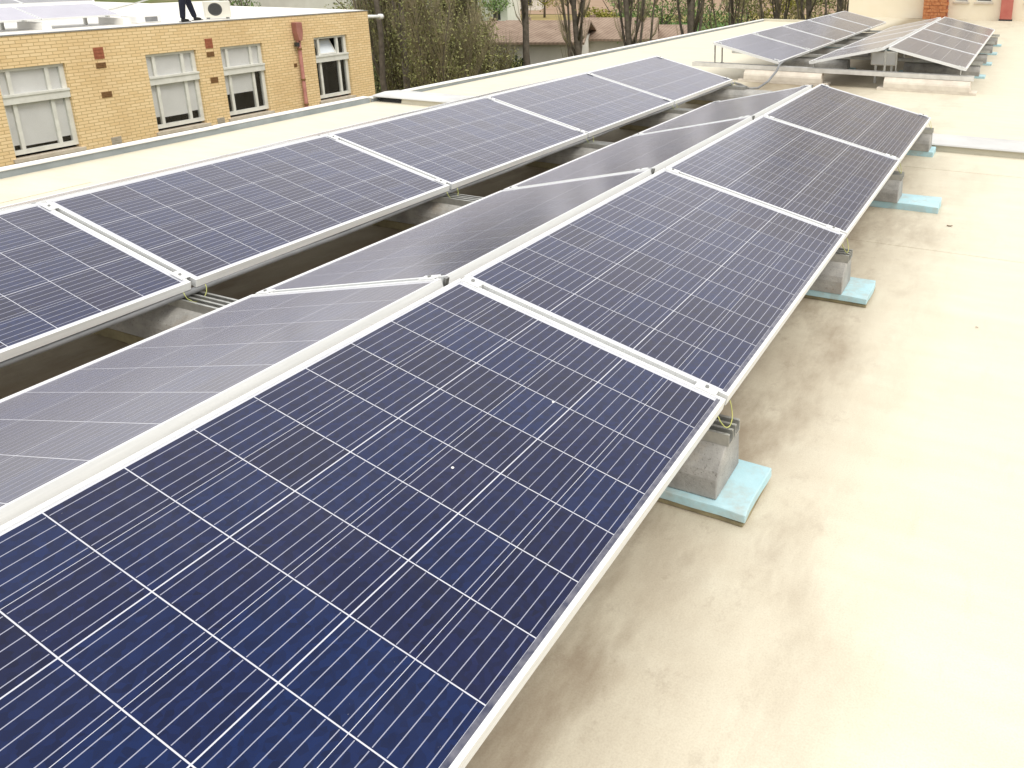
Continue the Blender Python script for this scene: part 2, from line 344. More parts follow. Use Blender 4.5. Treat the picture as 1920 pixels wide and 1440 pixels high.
MB().prism([(.02,.0),(.06,.055),(.3,.055),(.3,.0)],-5.30,-4.951).build('open_end_shade','fan_dark',j)  # dark solid standing in for shade in the open end under the cap

# ------------------------------------------------------------------ solar panels
PW, PL, TILT = .992, 1.65, .2315
PITCHY = 1.6724; FT=.036; LIP=.0115
def frame_mesh():
    mb=MB(); 
    # four bars: outer wall + lip, mitred by butt joints
    mb.box(0,LIP,0,PL,-FT,0); mb.box(PW-LIP,PW,0,PL,-FT,0)
    mb.box(LIP,PW-LIP,0,LIP,-FT,0); mb.box(LIP,PW-LIP,PL-LIP,PL,-FT,0)
    # bottom flanges
    mb.box(LIP,.03,LIP,PL-LIP,-FT,-FT+.002); mb.box(PW-.03,PW-LIP,LIP,PL-LIP,-FT,-FT+.002)
    return mb.mesh('frame','aluminium')
FRAME=frame_mesh()
lam=MB().box(LIP,PW-LIP,LIP,PL-LIP,-.009,-.0040)
LAM=lam.mesh('laminate','backsheet')
DUST=MB().box(PW-LIP-.0138,PW-LIP,LIP,PL-LIP,-.0041,-.00385).mesh('dust_strip','edge_dust')
CU, CV = .1560, .1576
gapsU=[.0014,.0031,.0014,.0031,.0014]
us=[]; u=.0195
for i in range(6):
    us.append(u); u+=CU+(gapsU[i] if i<5 else 0)
vs=[]; v=(PL-10*CV-9*.0026)/2
for i in range(10): vs.append(v); v+=CV+.0026
def cell_mb(mb,u,v,zt=-.00387,bars=True):
    mb.box(u,u+CU,v,v+CV,-.0041,zt,0)
    if bars:
        for q in (.1,.3,.5,.7,.9):
            c0=u+CU*q; w2=.0010
            mb.quad((c0-w2,v+.0018,zt+.00008),(c0+w2,v+.0018,zt+.00008),(c0+w2,v+CV-.0018,zt+.00008),(c0-w2,v+CV-.0018,zt+.00008),1)
    return mb
CELL=cell_mb(MB(),-CU/2,-CV/2).mesh('solar_cell',['cell_blue','busbar'])
def far_cells():
    mb=MB()
    for u in us:
        for v in vs: cell_mb(mb,u,v)
    return mb.mesh('cell_grid',['cell_blue','busbar'])
FARC=far_cells()
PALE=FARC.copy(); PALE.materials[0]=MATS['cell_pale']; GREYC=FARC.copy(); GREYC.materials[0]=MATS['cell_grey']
JB=MB().box(.10,.20,PL/2-.055,PL/2+.055,-.032,-.0095).mesh('junction_box','black_cable')
def panel(hx, y, hz, mirrored, label, group, near=True, tilt=TILT, dust=False, cells=None):
    rot=(0,tilt,math.pi) if mirrored else (0,tilt,0)
    e=empty('solar_panel',(hx, y+(PL if mirrored else 0), hz),rot)
    tag(e,label,'solar panel',group)
    mkobj('frame',FRAME,e); mkobj('laminate',LAM,e); mkobj('junction_box',JB,e)
    if near:
        if dust: mkobj('dust_strip',DUST,e)
        for u in us:
            for v in vs:
                o=mkobj('solar_cell',CELL,e); o.location=(u+CU/2,v+CV/2,0)
    else:
        mkobj('cell_grid',cells or FARC,e)['kind']='stuff'
    return e
AH=(0,.545); BH=(-.0762,.5337); CH=(-2.388,.5157)
ordn=['nearest','second','third','fourth','fifth']
for i in range(4):
    panel(AH[0], i*PITCHY, AH[1], False, ('nearest dark blue panel filling the lower left of the photo, right-hand row' if i==0 else
      '%s blue panel from the camera in the right-hand row above the concrete blocks'%ordn[i]), 'right-hand row of panels', dust=True)
for i in range(4):
    panel(BH[0], i*PITCHY-.004, BH[1], True, '%s panel from the camera in the middle row leaning away behind the ridge'%ordn[i], 'middle row of panels', tilt=.2336)
for i in range(5):
    panel(CH[0], i*PITCHY+.01, CH[1], False, '%s panel from the camera in the left row beside the roof kerb'%ordn[i], 'left row of panels')
for i in range(4):
    panel(CH[0]-.075, i*PITCHY+.008, CH[1]-.012, True, '%s panel from the camera, hidden behind the ridge of the left row'%ordn[i], 'hidden outer row of panels', False, tilt=.2336)
FY=10.24
for i in range(4):
    panel(0.0, FY+.06+i*PITCHY, .545, False, '%s panel of the far right-hand array, beyond the crossing rail'%ordn[i], 'far array right row', False)
    panel(-.0762, FY+.06+i*PITCHY, .5337, True, '%s pale panel of the far middle row, sloping away from the far right row'%ordn[i], 'far array middle row', False)
for i in range(5):
    panel(-2.40, FY+i*PITCHY*1.02, .5157, False, '%s panel of the far left row, in front of the bare trees'%ordn[i], 'far array left row', False)

# ------------------------------------------------------------------ mounting: rails, posts, clamps, blocks, foam pads
def channel(mb,x0,x1,y,z,wd=.041,h=.038):
    a=wd/2; tq=.004; l=.010
    prof=[(y-a,z),(y+a,z),(y+a,z+h),(y+a-l,z+h),(y+a-l,z+h-tq),(y+a-tq,z+h-tq),(y+a-tq,z+tq),(y-a+tq,z+tq),(y-a+tq,z+h-tq),(y-a+l,z+h-tq),(y-a+l,z+h),(y-a,z+h)]
    return mb.prism(prof,x0,x1)
RZ=.185
t_=math.tan(TILT)
def clampz(x,row):
    if row=='A': return AH[1]-x*t_
    if row=='B': return BH[1]+(x-BH[0])*math.tan(.2336)
    return CH[1]-(x-CH[0])*t_
def mounting(yb, rows, label, group, x0, x1, first=False, far=False, hh=.038):
    e=empty('mounting_rail',(0,yb,0)); tag(e,label,'mounting rail',group)
    for dy in (-.030,.030): channel(MB(),x0,x1,dy,RZ+.038-hh,.041 if hh<.04 else .058,hh).build('channel','rail_zinc' if hh>.04 else 'galvanised',e)
    def post(x,zt,dy):
        MB().box(x-.004,x+.004,dy-.02,dy+.02,RZ+.04,zt).box(x-.02,x+.02,dy-.02,dy+.02,RZ+.039,RZ+.045).build('post','galvanised',e)
    if 'A' in rows: post(-.028,AH[1]-FT-.004,-.03); post(.10,clampz(.1,'A')-FT-.006,.03); post(.90,clampz(.90,'A')-FT-.006,-.03)
    if 'B' in rows: post(-.05,BH[1]-FT-.006,.03); post(-.98,clampz(-.98,'B')-FT-.006,.03)
    if 'C' in rows: post(-2.30,clampz(-2.30,'C')-FT-.006,.03); post(-2.385,CH[1]-FT+.02,-.03); post(-1.47,clampz(-1.47,'C')-FT-.006,-.03)
    for row,xs in (('A',(.045,.90)),('B',(-.14,-.98)),('C',(-2.33,-1.49))):
        if row not in rows: continue
        for x in xs:
            ang = TILT if row!='B' else -TILT
            if far and row=='A' and x<.5: continue
            ccl=MB().box(-.035,.035,-.019,.019,.0008,.0045).box(-.035,.035,-.006,.006,-.04,.0008).build('clamp','aluminium',e)
            ccl.location=(x,0,clampz(x,row)); ccl.rotation_euler=(0,ang,0)
            bl=MB(); bl.tube([(0,0,.0045),(0,0,.010)],.0065,6); bo=bl.build('bolt','bolt_steel',ccl)
    for row,(xa,xb) in (('A',(.095,.855)),('B',(-.93,-.19)),('C',(-2.28,-1.54))):
        if row in rows:
            ang = TILT if row!='B' else -TILT
            xm=(xa+xb)/2; L2=(xb-xa)/2/math.cos(TILT)
            st_=MB().box(-L2,L2,-.0095,.0095,-.026,-.022).build('cover_strip','strip_grey',e); st_.location=(xm,0,clampz(xm,row)); st_.rotation_euler=(0,ang,0)
    if 'B' in rows and not far:
        ec=MB().box(-.006,.006,-.008,.008,-.032,.002).build('end_clip','bolt_steel',e); ec.location=(BH[0]+.010,0,BH[1]-.002); ec.rotation_euler=(0,.25,0)
    if not far:
        def wire(x,z,sx):
            pts=[]
            for q in range(13):
                a=math.pi*q/12
                pts.append((x+sx*.02*math.sin(a), -.05*math.cos(a)+random.uniform(-.002,.002), z-.055*math.sin(a)))
            MB().tube(pts,.0019,6).build('ground_wire','wire_green_yellow',e,smooth=True)
        if 'A' in rows: wire(.957,clampz(.957,'A')-FT-.004,1)
        if 'C' in rows: wire(CH[0]+PW*math.cos(TILT)+.012,clampz(-1.43,'C')-FT+.006,1)
    return e
names=['nearest the camera','second from the camera','third from the camera','fourth from the camera','at the far end of the near rows']
for kx in range(5):
    yb=(kx+1)*PITCHY-.011 if kx<4 else None
    if kx<3:
        mounting(yb,'ABC','paired metal channel rails under the near panels, pair %s'%names[kx],'rails under the near panels',-2.5,.992)
    elif kx==3:
        mounting(yb-.02,'ABC','paired metal channel rails where the right-hand row ends','rails under the near panels',-2.5,.992)
    else:
        mounting(5*PITCHY-.04,'C','short paired channel rails under the far end of the left row','rails under the near panels',-2.5,-1.25)
mounting(.02,'ABC','paired channel rails under the near end of the rows, hidden below the first panels','rails under the near panels',-2.5,.992)
for kx in range(5):
    mounting(FY+.05+kx*PITCHY+(.02 if kx==0 else 0),'ABC' ,'long rail pair crossing under the far array, %s'%(['in full view in front of it','second','third','fourth','last'][kx]+('' if kx==0 else ' from its near end')),'rails under the far array',-2.72,1.06,far=True,hh=.056 if kx==0 else .038)
BPROF=[(-.131,0),(-.127,.062),(-.117,.085),(-.090,.110),(-.062,.128),(-.05,.134),(.055,.134),(.062,.128),(.068,.110),(.072,0)]
def ballast(x0,x1,y,z,label,group,mat='concrete_grey'):
    e=MB().prism([(a,b) for a,b in BPROF],0,x1-x0).build('concrete_block',mat,bevel=.004)
    e.location=(x0,y,z); tag(e,label,'concrete block',group); return e
def pad(x0,x1,y,label,group,two=True,hw=.125,skew=0,mt='foam_blue'):
    e=empty('foam_pad',(x0,y,0),(0,0,skew)); tag(e,label,'foam pad',group)
    L_=x1-x0
    def slab(z0,z1,ins,jit):
        bm=bmesh.new(); n1,n2=14,5; top=[]; bot=[]
        for a_ in range(n1+1):
            for b_ in range(n2+1):
                ed=a_ in (0,n1) or b_ in (0,n2); jx=random.uniform(-jit,jit) if ed else 0; jy=random.uniform(-jit,jit) if ed else 0
                px_=ins+(L_-2*ins)*a_/n1+jx; py_=-hw+ins+(2*hw-2*ins)*b_/n2+jy
                top.append(bm.verts.new((px_,py_,z1+random.uniform(-jit,jit)*.5-(.004 if (a_==n1 and b_==0) else 0)))); bot.append(bm.verts.new((px_+random.uniform(-jit,jit)*.5,py_,z0)))
        I=lambda a_,b_: a_*(n2+1)+b_
        for a_ in range(n1):
            for b_ in range(n2):
                bm.faces.new((top[I(a_,b_)],top[I(a_+1,b_)],top[I(a_+1,b_+1)],top[I(a_,b_+1)])); bm.faces.new((bot[I(a_,b_)],bot[I(a_,b_+1)],bot[I(a_+1,b_+1)],bot[I(a_+1,b_)]))
        ring=[(a_,0) for a_ in range(n1)]+[(n1,b_) for b_ in range(n2)]+[(a_,n2) for a_ in range(n1,0,-1)]+[(0,b_) for b_ in range(n2,0,-1)]
        for q_ in range(len(ring)):
            u_=I(*ring[q_]); v_=I(*ring[(q_+1)%len(ring)]); bm.faces.new((bot[u_],bot[v_],top[v_],top[u_]))
        bmesh.ops.recalc_face_normals(bm,faces=bm.faces); me=bpy.data.meshes.new('slab'); bm.to_mesh(me); bm.free(); return me
    def put(nm,me,mt_):
        me.materials.append(MATS[mt_]); o=mkobj(nm,me,e); bv=o.modifiers.new('b','BEVEL'); bv.width=.003; bv.segments=2; bv.limit_method='ANGLE'; bv.angle_limit=R(50)
    if two:
        put('under_layer',slab(.001,.017,.004,.0025),'foam_dirty'); put('top_layer',slab(.0185,.0495,.0,.0025),'foam_blue')
    else:
        put('top_layer',slab(.001,.0495,.0,.0025),mt)
    return e
wh=['closest to the camera','second along the row','third along the row','at the far end of the row']
xr=[1.085,1.105,1.24,1.02]
for kx in range(4):
    yb=(kx+1)*PITCHY-.011-(.02 if kx==3 else 0)
    ballast(-.03,.985,yb,.0505,'grey concrete block under the right-hand panels, %s'%wh[kx],'blocks under the right-hand row')
    pad(-.10,xr[kx],yb-.01-(.05 if kx in (1,2) else 0)*0,'pale blue foam pad under the right-hand row, %s'%wh[kx],'pads under the right-hand row',kx<2,.125 if kx<3 else .11,R((-1.0,.6,1.2,0)[kx]))
    ballast(-1.9,-.85,yb,.0505,'grey concrete block in the shaded gap, %s'%wh[kx],'blocks in the shaded gap')
    pad(-1.95,-.8,yb,'foam pad in the shaded gap, %s'%wh[kx],'pads in the shaded gap',False,.13,0,'foam_dirty')
ballast(-1.9,-.95,5*PITCHY-.04,.0505,'concrete block under the last panel of the left row','blocks in the shaded gap')
pad(-1.95,-.9,5*PITCHY-.04,'foam pad under the last panel of the left row','pads in the shaded gap',False,.13,0,'foam_dirty')
for kx in range(5):
    yb=FY+.07+kx*PITCHY; nm=['in full view','second','third','fourth','farthest'][kx]
    for x0,x1,side in ((-.02,1.03,'right'),(-1.92,-.84,'left')):
        ballast(x0,x1,yb,.0305,'pale concrete block under the %s side of the far array, %s'%(side,nm),'blocks under the far array','concrete_pale' if kx==0 else 'concrete_grey')
        e=MB().box(0,x1-x0+.16,-.13,.13,.001,.030).build('foam_pad','foam_blue' if kx else 'concrete_pale'); e.location=(x0-.08,yb,0); tag(e,'thin pad under far array %s block, %s'%(side,nm),'foam pad','pads under the far array')
# inverter-like box and loose gear under the far array ridge
e=empty('junction_cabinet',(-.13,FY+.55,.18)); tag(e,'small pale box on the post under the far array ridge','electrical box')
MB().box(-.17,.17,-.06,.06,.07,.25).build('case','ac_white',e,bevel=.01); MB().box(-.155,.155,-.066,-.0605,.085,.235).build('lid','white_metal',e,bevel=.004); MB().box(-.12,-.09,-.02,.02,-.179,.07).box(.09,.12,-.02,.02,-.179,.07).build('bracket','galvanised',e)
# conduits and cables
pts=[(-1.445+.006*math.sin(i*.9),-1.0+i*.35,.238+.004*math.sin(i*1.7)) for i in range(27)]
pts+= [(-1.44,8.45,.235),(-1.43,8.65,.19),(-1.42,8.95,.10),(-1.42,9.3,.06),(-1.40,9.65,.10),(-1.38,9.95,.20),(-1.40,10.15,.262),(-1.44,10.45,.27),(-1.46,11.5,.268),(-1.46,14,.268),(-1.46,18.4,.268)]
tag(MB().tube(pts,.0145,8).build('conduit','conduit_grey',smooth=True),'long grey cable conduit running along the low edge of the left rows','conduit')
pts=[(1.95+.05*math.sin(i*.8),13.2+i*.55,.010+.0*i) for i in range(12)]
tag(MB().tube(pts,.012,6).build('roof_cable','black_cable',smooth=True),'thin black cable lying on the bare roof at the right edge','cable')
e=empty('roof_anchor',(1.92,10.9,0)); tag(e,'small dark anchor fitting on the bare roof at the right edge','anchor')
MB().tube([(0,0,.001),(0,0,.03)],.05,10).build('base','conduit_grey',e); MB().tube([(0,0,.03),(0,0,.075)],[.016,.012],8).build('stud','bolt_steel',e)
e=empty('roof_anchor',(-3.25,10.6,0)); tag(e,'small dark stud standing on the roof left of the far array','anchor')
MB().tube([(0,0,.001),(0,0,.03)],.06,10).build('base','conduit_grey',e); MB().tube([(0,0,.03),(0,0,.16)],[.03,.012],8).build('stud','bolt_steel',e)
# leaves and specks blown onto the roof
def scrap(x,y,s,label):
    bm=bmesh.new(); vs_=[]
    for i in range(9):
        a=2*math.pi*i/9; r=s*random.uniform(.45,1.0); vs_.append(bm.verts.new((x+r*math.cos(a)*1.6,y+r*math.sin(a)*.7,.004+random.uniform(0,.5)*s)))
    c0=bm.verts.new((x,y,.004+.25*s))
    for i in range(9): bm.faces.new((vs_[i],vs_[(i+1)%9],c0))
    me=bpy.data.meshes.new('dry_leaf'); bm.to_mesh(me); bm.free(); me.materials.append(MATS['vent_brown'])
    o=mkobj('dry_leaf',me); sm=o.modifiers.new('s','SOLIDIFY'); sm.thickness=.001; tag(o,label,'leaf','litter on the roof')
scrap(1.34,4.66,.02,'curled dry leaf on the bare roof beyond the third foam pad')
scrap(1.95,9.0,.014,'small dry leaf far out on the bare roof at the right edge')
scrap(1.60,3.2,.006,'tiny dry leaf on the bare roof right of the second foam pad')
# leaf and bird specks on the nearest panel
for (u_,y_) in ((.55,.93),(.60,1.30)):
    o=MB().tube([(0,0,0),(0,0,.0012)],[.004,.0028],7).build('bird_dropping','white_metal'); o.location=(u_*math.cos(TILT),y_,.545-u_*math.sin(TILT)-.0034); o.rotation_euler=(0,TILT,0)
    tag(o,'tiny white speck on the nearest panel, %s'%('the closer one' if y_<1 else 'the farther one'),'speck','specks on the nearest panel')

# ------------------------------------------------------------------ tan brick building
bb=empty('brick_building',(-17,8,GZ)); tag(bb,'tan brick building with four tall windows across the gap on the left','building')
BX,TOP=-17.0,.165
wins=[(8.70,9.97),(11.71,12.97),(13.63,14.87),(16.58,17.82)]; WZ0,WZ1=-2.30,-.47
def loc(mb,dx=17,dy=-8,dz=-GZ):
    mb.v=[(a+dx,b+dy,c+dz) for a,b,c in mb.v]; return mb
mb=MB(); y0=-6; 
def wallq(ya,yb,za,zb): mb.quad((BX,ya,za),(BX,yb,za),(BX,yb,zb),(BX,ya,zb))
edges=[-6]+[q for w_ in wins for q in w_]+[18.74]
for i in range(0,len(edges)-1):
    if i%2==0: wallq(edges[i],edges[i+1],GZ,TOP)
    else:
        wallq(edges[i],edges[i+1],GZ,WZ0); wallq(edges[i],edges[i+1],WZ1,TOP)
        ya,yb=edges[i],edges[i+1]; dpt=-.24
        mb.quad((BX,ya,WZ0),(BX+dpt,ya,WZ0),(BX+dpt,ya,WZ1),(BX,ya,WZ1)); mb.quad((BX,yb,WZ0),(BX,yb,WZ1),(BX+dpt,yb,WZ1),(BX+dpt,yb,WZ0))
        mb.quad((BX,ya,WZ1),(BX+dpt,ya,WZ1),(BX+dpt,yb,WZ1),(BX,yb,WZ1)); mb.quad((BX,ya,WZ0),(BX,yb,WZ0),(BX+dpt,yb,WZ0),(BX+dpt,ya,WZ0))
mb.quad((BX,18.74,GZ),(BX-14,18.74,GZ),(BX-14,18.74,TOP),(BX,18.74,TOP)); mb.quad((BX,-6,GZ),(BX-14,-6,GZ),(BX-14,-6,TOP),(BX,-6,TOP)); mb.quad((BX-14,-6,GZ),(BX-14,18.74,GZ),(BX-14,18.74,TOP),(BX-14,-6,TOP))
loc(mb).build('wall','tan_brick',bb)
loc(MB().box(BX-14,BX+.015,-6,18.755,TOP,TOP+.018)).build('coping','conduit_grey',bb)
loc(MB().box(BX-13.9,BX-.06,-5.9,18.66,TOP+.0185,TOP+.03)).build('roof','roof_white',bb)
for wi,(ya,yb) in enumerate(wins):
    fx=BX-.11; H=yb-ya; fwid=.05
    z1=WZ1-.01; zt1,zt0=-1.01,-1.19; z0=WZ0+.07
    f=MB(); 
    y1=ya+H*.175; y2=ya+H*.735
    f.box(fx-.04,fx+.04,ya+.002,ya+fwid,z0,z1); f.box(fx-.04,fx+.04,yb-fwid*1.9,yb-.002,z0,z1)
    f.box(fx-.04,fx+.04,ya+fwid,yb-fwid*1.9,z1-.055,z1); f.box(fx-.04,fx+.04,ya+fwid,yb-fwid*1.9,z0,z0+.09)
    f.box(fx-.05,fx+.10,ya+.003,yb-.003,zt0,zt1)
    wo=loc(f).build('window','window_frame',bb)
    loc(MB().box(fx-.05,fx+.125,ya+.004,yb-.004,zt1-.03,zt1+.015)).build('transom_ledge','window_frame',wo)
    for yy in (y1,y2):
        loc(MB().box(fx-.035,fx+.038,yy-.035,yy+.035,zt1,z1-.055)).build('mullion','window_frame',wo)
        loc(MB().box(fx-.035,fx+.038,yy-.035,yy+.035,z0+.09,zt0)).build('mullion','window_frame',wo)
    loc(MB().box(BX-.14,BX+.06,ya-.06,yb+.06,WZ0-.06,WZ0+.012)).build('sill','stone_sill',wo)
    cols=[(ya+fwid,y1-.035),(y1+.035,y2-.035),(y2+.035,yb-fwid*1.9)]
    for ci,(a,b_) in enumerate(cols):
        if wi==3 and ci==1:
            pn=loc(MB().box(-.006,.006,a,b_,0,z1-.055-zt1),0,0,0).build('tilted_pane','frosted_pane',wo); pn.location=(fx+17,-8,zt1-GZ+.02); pn.rotation_euler=(0,R(-32),0)
            MB().box(-.012,.014,a,b_,0,.04).box(-.012,.014,a,b_,z1-.095-zt1,z1-.055-zt1).box(-.012,.014,a,a+.04,.04,z1-.095-zt1).box(-.012,.014,b_-.04,b_,.04,z1-.095-zt1).build('tilted_sash','window_frame',wo).matrix_local=Matrix.Translation((fx+17,-8,zt1-GZ+.02))@Matrix.Rotation(R(-32),4,'Y')
        else: loc(MB().box(fx-.008,fx-.002,a,b_,zt1,z1-.055)).build('pane','window_glass',wo)
        loc(MB().box(fx-.008,fx-.002,a,b_,z0+.09,zt0)).build('pane','window_glass',wo)
        bz=[[-2.04,-2.08,-2.02],[-1.96,-1.99,-1.95],[-1.70,-1.70,None],[None,None,None]][wi][ci]
        if wi<3:
            loc(MB().box(fx-.030,fx-.022,a-.01,b_+.01,zt1,z1-.03)).build('blind','blind',wo)
            if bz is not None: loc(MB().box(fx-.030,fx-.022,a-.01,b_+.01,bz,zt0)).build('blind','blind',wo)
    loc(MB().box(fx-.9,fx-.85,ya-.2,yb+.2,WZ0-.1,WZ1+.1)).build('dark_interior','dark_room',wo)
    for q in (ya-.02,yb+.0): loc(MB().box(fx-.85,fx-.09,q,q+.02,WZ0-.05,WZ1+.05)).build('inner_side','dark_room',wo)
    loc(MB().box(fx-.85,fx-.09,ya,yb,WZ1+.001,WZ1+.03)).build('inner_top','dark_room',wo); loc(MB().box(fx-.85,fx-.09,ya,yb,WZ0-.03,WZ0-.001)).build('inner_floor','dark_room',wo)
loc(MB().box(fx-.2,fx-.1,17.45,17.55,WZ0+.02,WZ0+.1)).build('sill_pot','red_paint',bb)
def vent(ya,yb,za,zb,mat):
    o=loc(MB().box(BX-.02,BX+.012,ya,yb,za,zb)).build('vent',mat,bb)
    for q in range(3): 
        zz=za+(zb-za)*(q+.7)/3.4; loc(MB().box(BX+.012,BX+.02,ya+.015,yb-.015,zz,zz+(zb-za)*.12)).build('vent_slat',mat,o)
for a in ((10.59,10.80,-.46,-.21,'terracotta'),(13.24,13.44,-.47,-.23,'terracotta'),(10.59,10.80,-.66,-.54,'vent_brown'),(13.24,13.44,-.68,-.56,'vent_brown'),
          (10.59,10.81,-1.31,-1.18,'vent_brown'),(13.24,13.44,-1.33,-1.19,'vent_brown'),(10.61,10.83,-2.37,-2.21,'vent_grey'),(13.25,13.45,-2.37,-2.22,'vent_grey'),(15.80,15.90,-1.22,-1.12,'vent_brown')): vent(*a)
dp=empty('downpipe',(-16.9,15.97,GZ)); tag(dp,'rusty red downpipe and hopper on the tan brick wall','downpipe')
MB().prism([(-.10,-GZ+.0),(.10,-GZ+.0),(.10,-GZ-.28),(.05,-GZ-.5),(-.05,-GZ-.5),(-.10,-GZ-.28)],-.09,.10).build('hopper','rust_red',dp,bevel=.01)
MB().tube([(.0,0,-GZ-.5),(.0,0,0)],.05,10).build('pipe','rust_red',dp,smooth=True)
for z in (-.75,-1.6,-2.3,-4,-5.5): MB().tube([(0,0,-GZ+z),(0,0,-GZ+z+.05)],.062,10).build('bracket','vent_brown',dp)
MB().box(-.05,.05,-.12,-.02,-GZ-.65,-GZ-.54).build('pipe_collar','fan_dark',dp)
sp_=empty('spout',(-17.12,18.76,-.01)); tag(sp_,'white pipe poking out from the corner of the tan brick building','pipe')
MB().tube([(0,0,0),(0,.58,-.03)],.055,10).build('pipe','white_metal',sp_,smooth=True); MB().tube([(0,.58,-.03),(0,.70,-.036)],.085,10).build('pipe_end','white_metal',sp_,smooth=True)
# panels on the neighbour's roof
for i in range(5):
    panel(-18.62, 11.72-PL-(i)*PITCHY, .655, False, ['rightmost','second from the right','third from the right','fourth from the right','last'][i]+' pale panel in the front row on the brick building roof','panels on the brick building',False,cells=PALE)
for i in range(6):
    panel(-21.6, 13.0-PL-(i)*PITCHY, .86, False, ['rightmost','second from the right','third from the right','fourth from the right','fifth from the right','last'][i]+' grey panel in the back row on the brick building roof','panels on the brick building',False,cells=GREYC)
for i,y in enumerate((11.75,10.05,8.4,6.7)):
    e=MB().prism([(-.10,0),(.10,0),(.08,.15),(-.08,.15)],0,.9).build('concrete_block','roof_white'); e.location=(-18.4,y,TOP+.031); tag(e,'white block under the front roof panels of the brick building, %s from the right'%['first','second','third','fourth'][i],'concrete block','blocks on the brick building roof')
    e=MB().box(-.03,.03,-.03,.03,0,.19).box(-.03,.9,-.02,.02,.19,.22).build('support_bracket','galvanised'); e.location=(-18.45,y-.35,TOP+.031); tag(e,'metal bracket under the front panels on the brick building, %s from the right'%['first','second','third','fourth'][i],'bracket','brackets on the brick building roof')
e=empty('roof_duct',(-17.9,12.3,TOP+.031)); tag(e,'pale low duct box on the brick building roof near the panels','duct')
MB().box(-.3,.3,-.25,.35,0,.18).build('case','white_metal',e,bevel=.02); MB().box(-.15,.305,-.05,.25,.03,.14).build('grille','conduit_grey',e)
tag(MB().tube([(-20.5,12.6,TOP+.10),(-20.6,14.0,TOP+.35),(-20.9,15.4,TOP+.62)],.02,6).build('stay_rod','galvanised'),'thin sloping rod on the brick building roof beside the panels','rod')
tag(MB().box(-23.0,-22.8,9.0,18.2,TOP+.031,TOP+.22).build('roof_upstand','roof_white'),'white upstand across the back of the brick building roof','upstand')
# air conditioner
ac=empty('air_conditioner',(-17.42,14.02,TOP+.031),(0,0,R(-28))); ac.scale=(.74,.74,.74); tag(ac,'cream air conditioner with a dark round fan on the brick building roof','air conditioner')
MB().box(-.15,.15,-.40,.40,.05,.60).build('case','ac_white',ac,bevel=.02)
MB().tube([(.151,-.08,.33),(.158,-.08,.33)],.215,28).build('fan_grille','fan_dark',ac)
for q in (.06,.12,.18):
    pts=[(.165,-.08+q*math.cos(a*math.pi/12),.33+q*math.sin(a*math.pi/12)) for a in range(25)]; MB().tube(pts,.005,5).build('guard_ring','conduit_grey',ac)
for s_ in (-.3,.3): MB().box(-.16,.16,s_-.03,s_+.03,0,.05).build('foot','conduit_grey',ac)

# ------------------------------------------------------------------ far cream building closing the roof
cb_=empty('cream_building',(3,25,0)); tag(cb_,'cream plastered building closing the far end of the roof, with small dark windows','building')
WCOL=[(-2.9,-2.0),(-.55,-.18),(.03,.47),(1.35,2.1),(3.5,4.4),(6.2,7.1)]
WROW=[(.50,1.5),(3.7,5.1),(6.9,8.3)]; CTOP=9.4
mb=MB(); mb2=MB(); ed=[-3.63]+[q for w_ in WCOL for q in w_]+[9.0]; zed=[-7]+[q for w_ in WROW for q in w_]+[CTOP]
for i in range(len(ed)-1):
    a,b_=ed[i]-3,ed[i+1]-3
    for k_ in range(len(zed)-1):
        z0,z1=zed[k_],zed[k_+1]
        hole = i%2==1 and k_%2==1 and not (i==1 and k_==1)
        if not hole: (mb if k_<2 else mb2).quad((a,0,z0),(b_,0,z0),(b_,0,z1),(a,0,z1)); continue
        for u0 in (a,b_): mb.quad((u0,0,z0),(u0,.18,z0),(u0,.18,z1),(u0,0,z1))
        for zz in (z0,z1): mb.quad((a,0,zz),(b_,0,zz),(b_,.18,zz),(a,.18,zz))
mb.quad((-6.63,0,-7),(-6.63,9,-7),(-6.63,9,CTOP),(-6.63,0,CTOP)); mb.quad((-6.63,9,-7),(6,9,-7),(6,9,CTOP),(-6.63,9,CTOP)); mb.quad((6,0,-7),(6,9,-7),(6,9,CTOP),(6,0,CTOP))
mb.build('wall','cream_wall',cb_); mb2.build('upper_wall','house_wall',cb_); MB().box(-6.85,6.2,-.25,9.2,CTOP,CTOP+.2).build('roof','roof_white',cb_)
CW=[(c_[0],c_[1],r_[0],r_[1]) for ci,c_ in enumerate(WCOL) for ri,r_ in enumerate(WROW) if not (ci==0 and ri==0)]
for w_ in CW:
    o=MB().box(w_[0]-3,w_[0]-2.96,.10,.15,w_[2],w_[3]).box(w_[1]-3.04,w_[1]-3,.10,.15,w_[2],w_[3]).box(w_[0]-2.96,w_[1]-3.04,.10,.15,w_[2],w_[2]+.04).box(w_[0]-2.96,w_[1]-3.04,.10,.15,w_[3]-.04,w_[3]).build('window','window_frame',cb_)
    MB().box(w_[0]-2.96,w_[1]-3.04,.12,.126,w_[2]+.04,w_[3]-.04).build('pane','window_glass',o); MB().box(w_[0]-3.05,w_[1]-2.95,.181,.2,w_[2]-.05,w_[3]+.05).build('dark_interior','house_dark' if w_[2]<2 else 'vent_grey',o)
    MB().box(w_[0]-3.04,w_[1]-2.96,-.05,.09,w_[2]-.05,w_[2]-.002).build('sill','stone_sill',o)
MB().box(1.7-3,9-3,-.02,-.001,.0,.32).build('skirting','stone_sill',cb_)
pr=empty('brick_pier',(-1.04,24.86,0)); tag(pr,'rough orange brick pier against the far cream wall','pier')
for r_ in range(13):
    for c_ in range(3):
        off=.11 if r_%2 else 0; xa=-.34+c_*.235-off*.5; xb=min(xa+.225,.34); xa=max(xa,-.34)
        jig=random.uniform(-.008,.008)
        if xb-xa>.04: MB().box(xa,xb,-.16+jig,.12,.002+r_*.1,.002+r_*.1+.09).build('brick','orange_brick',pr)
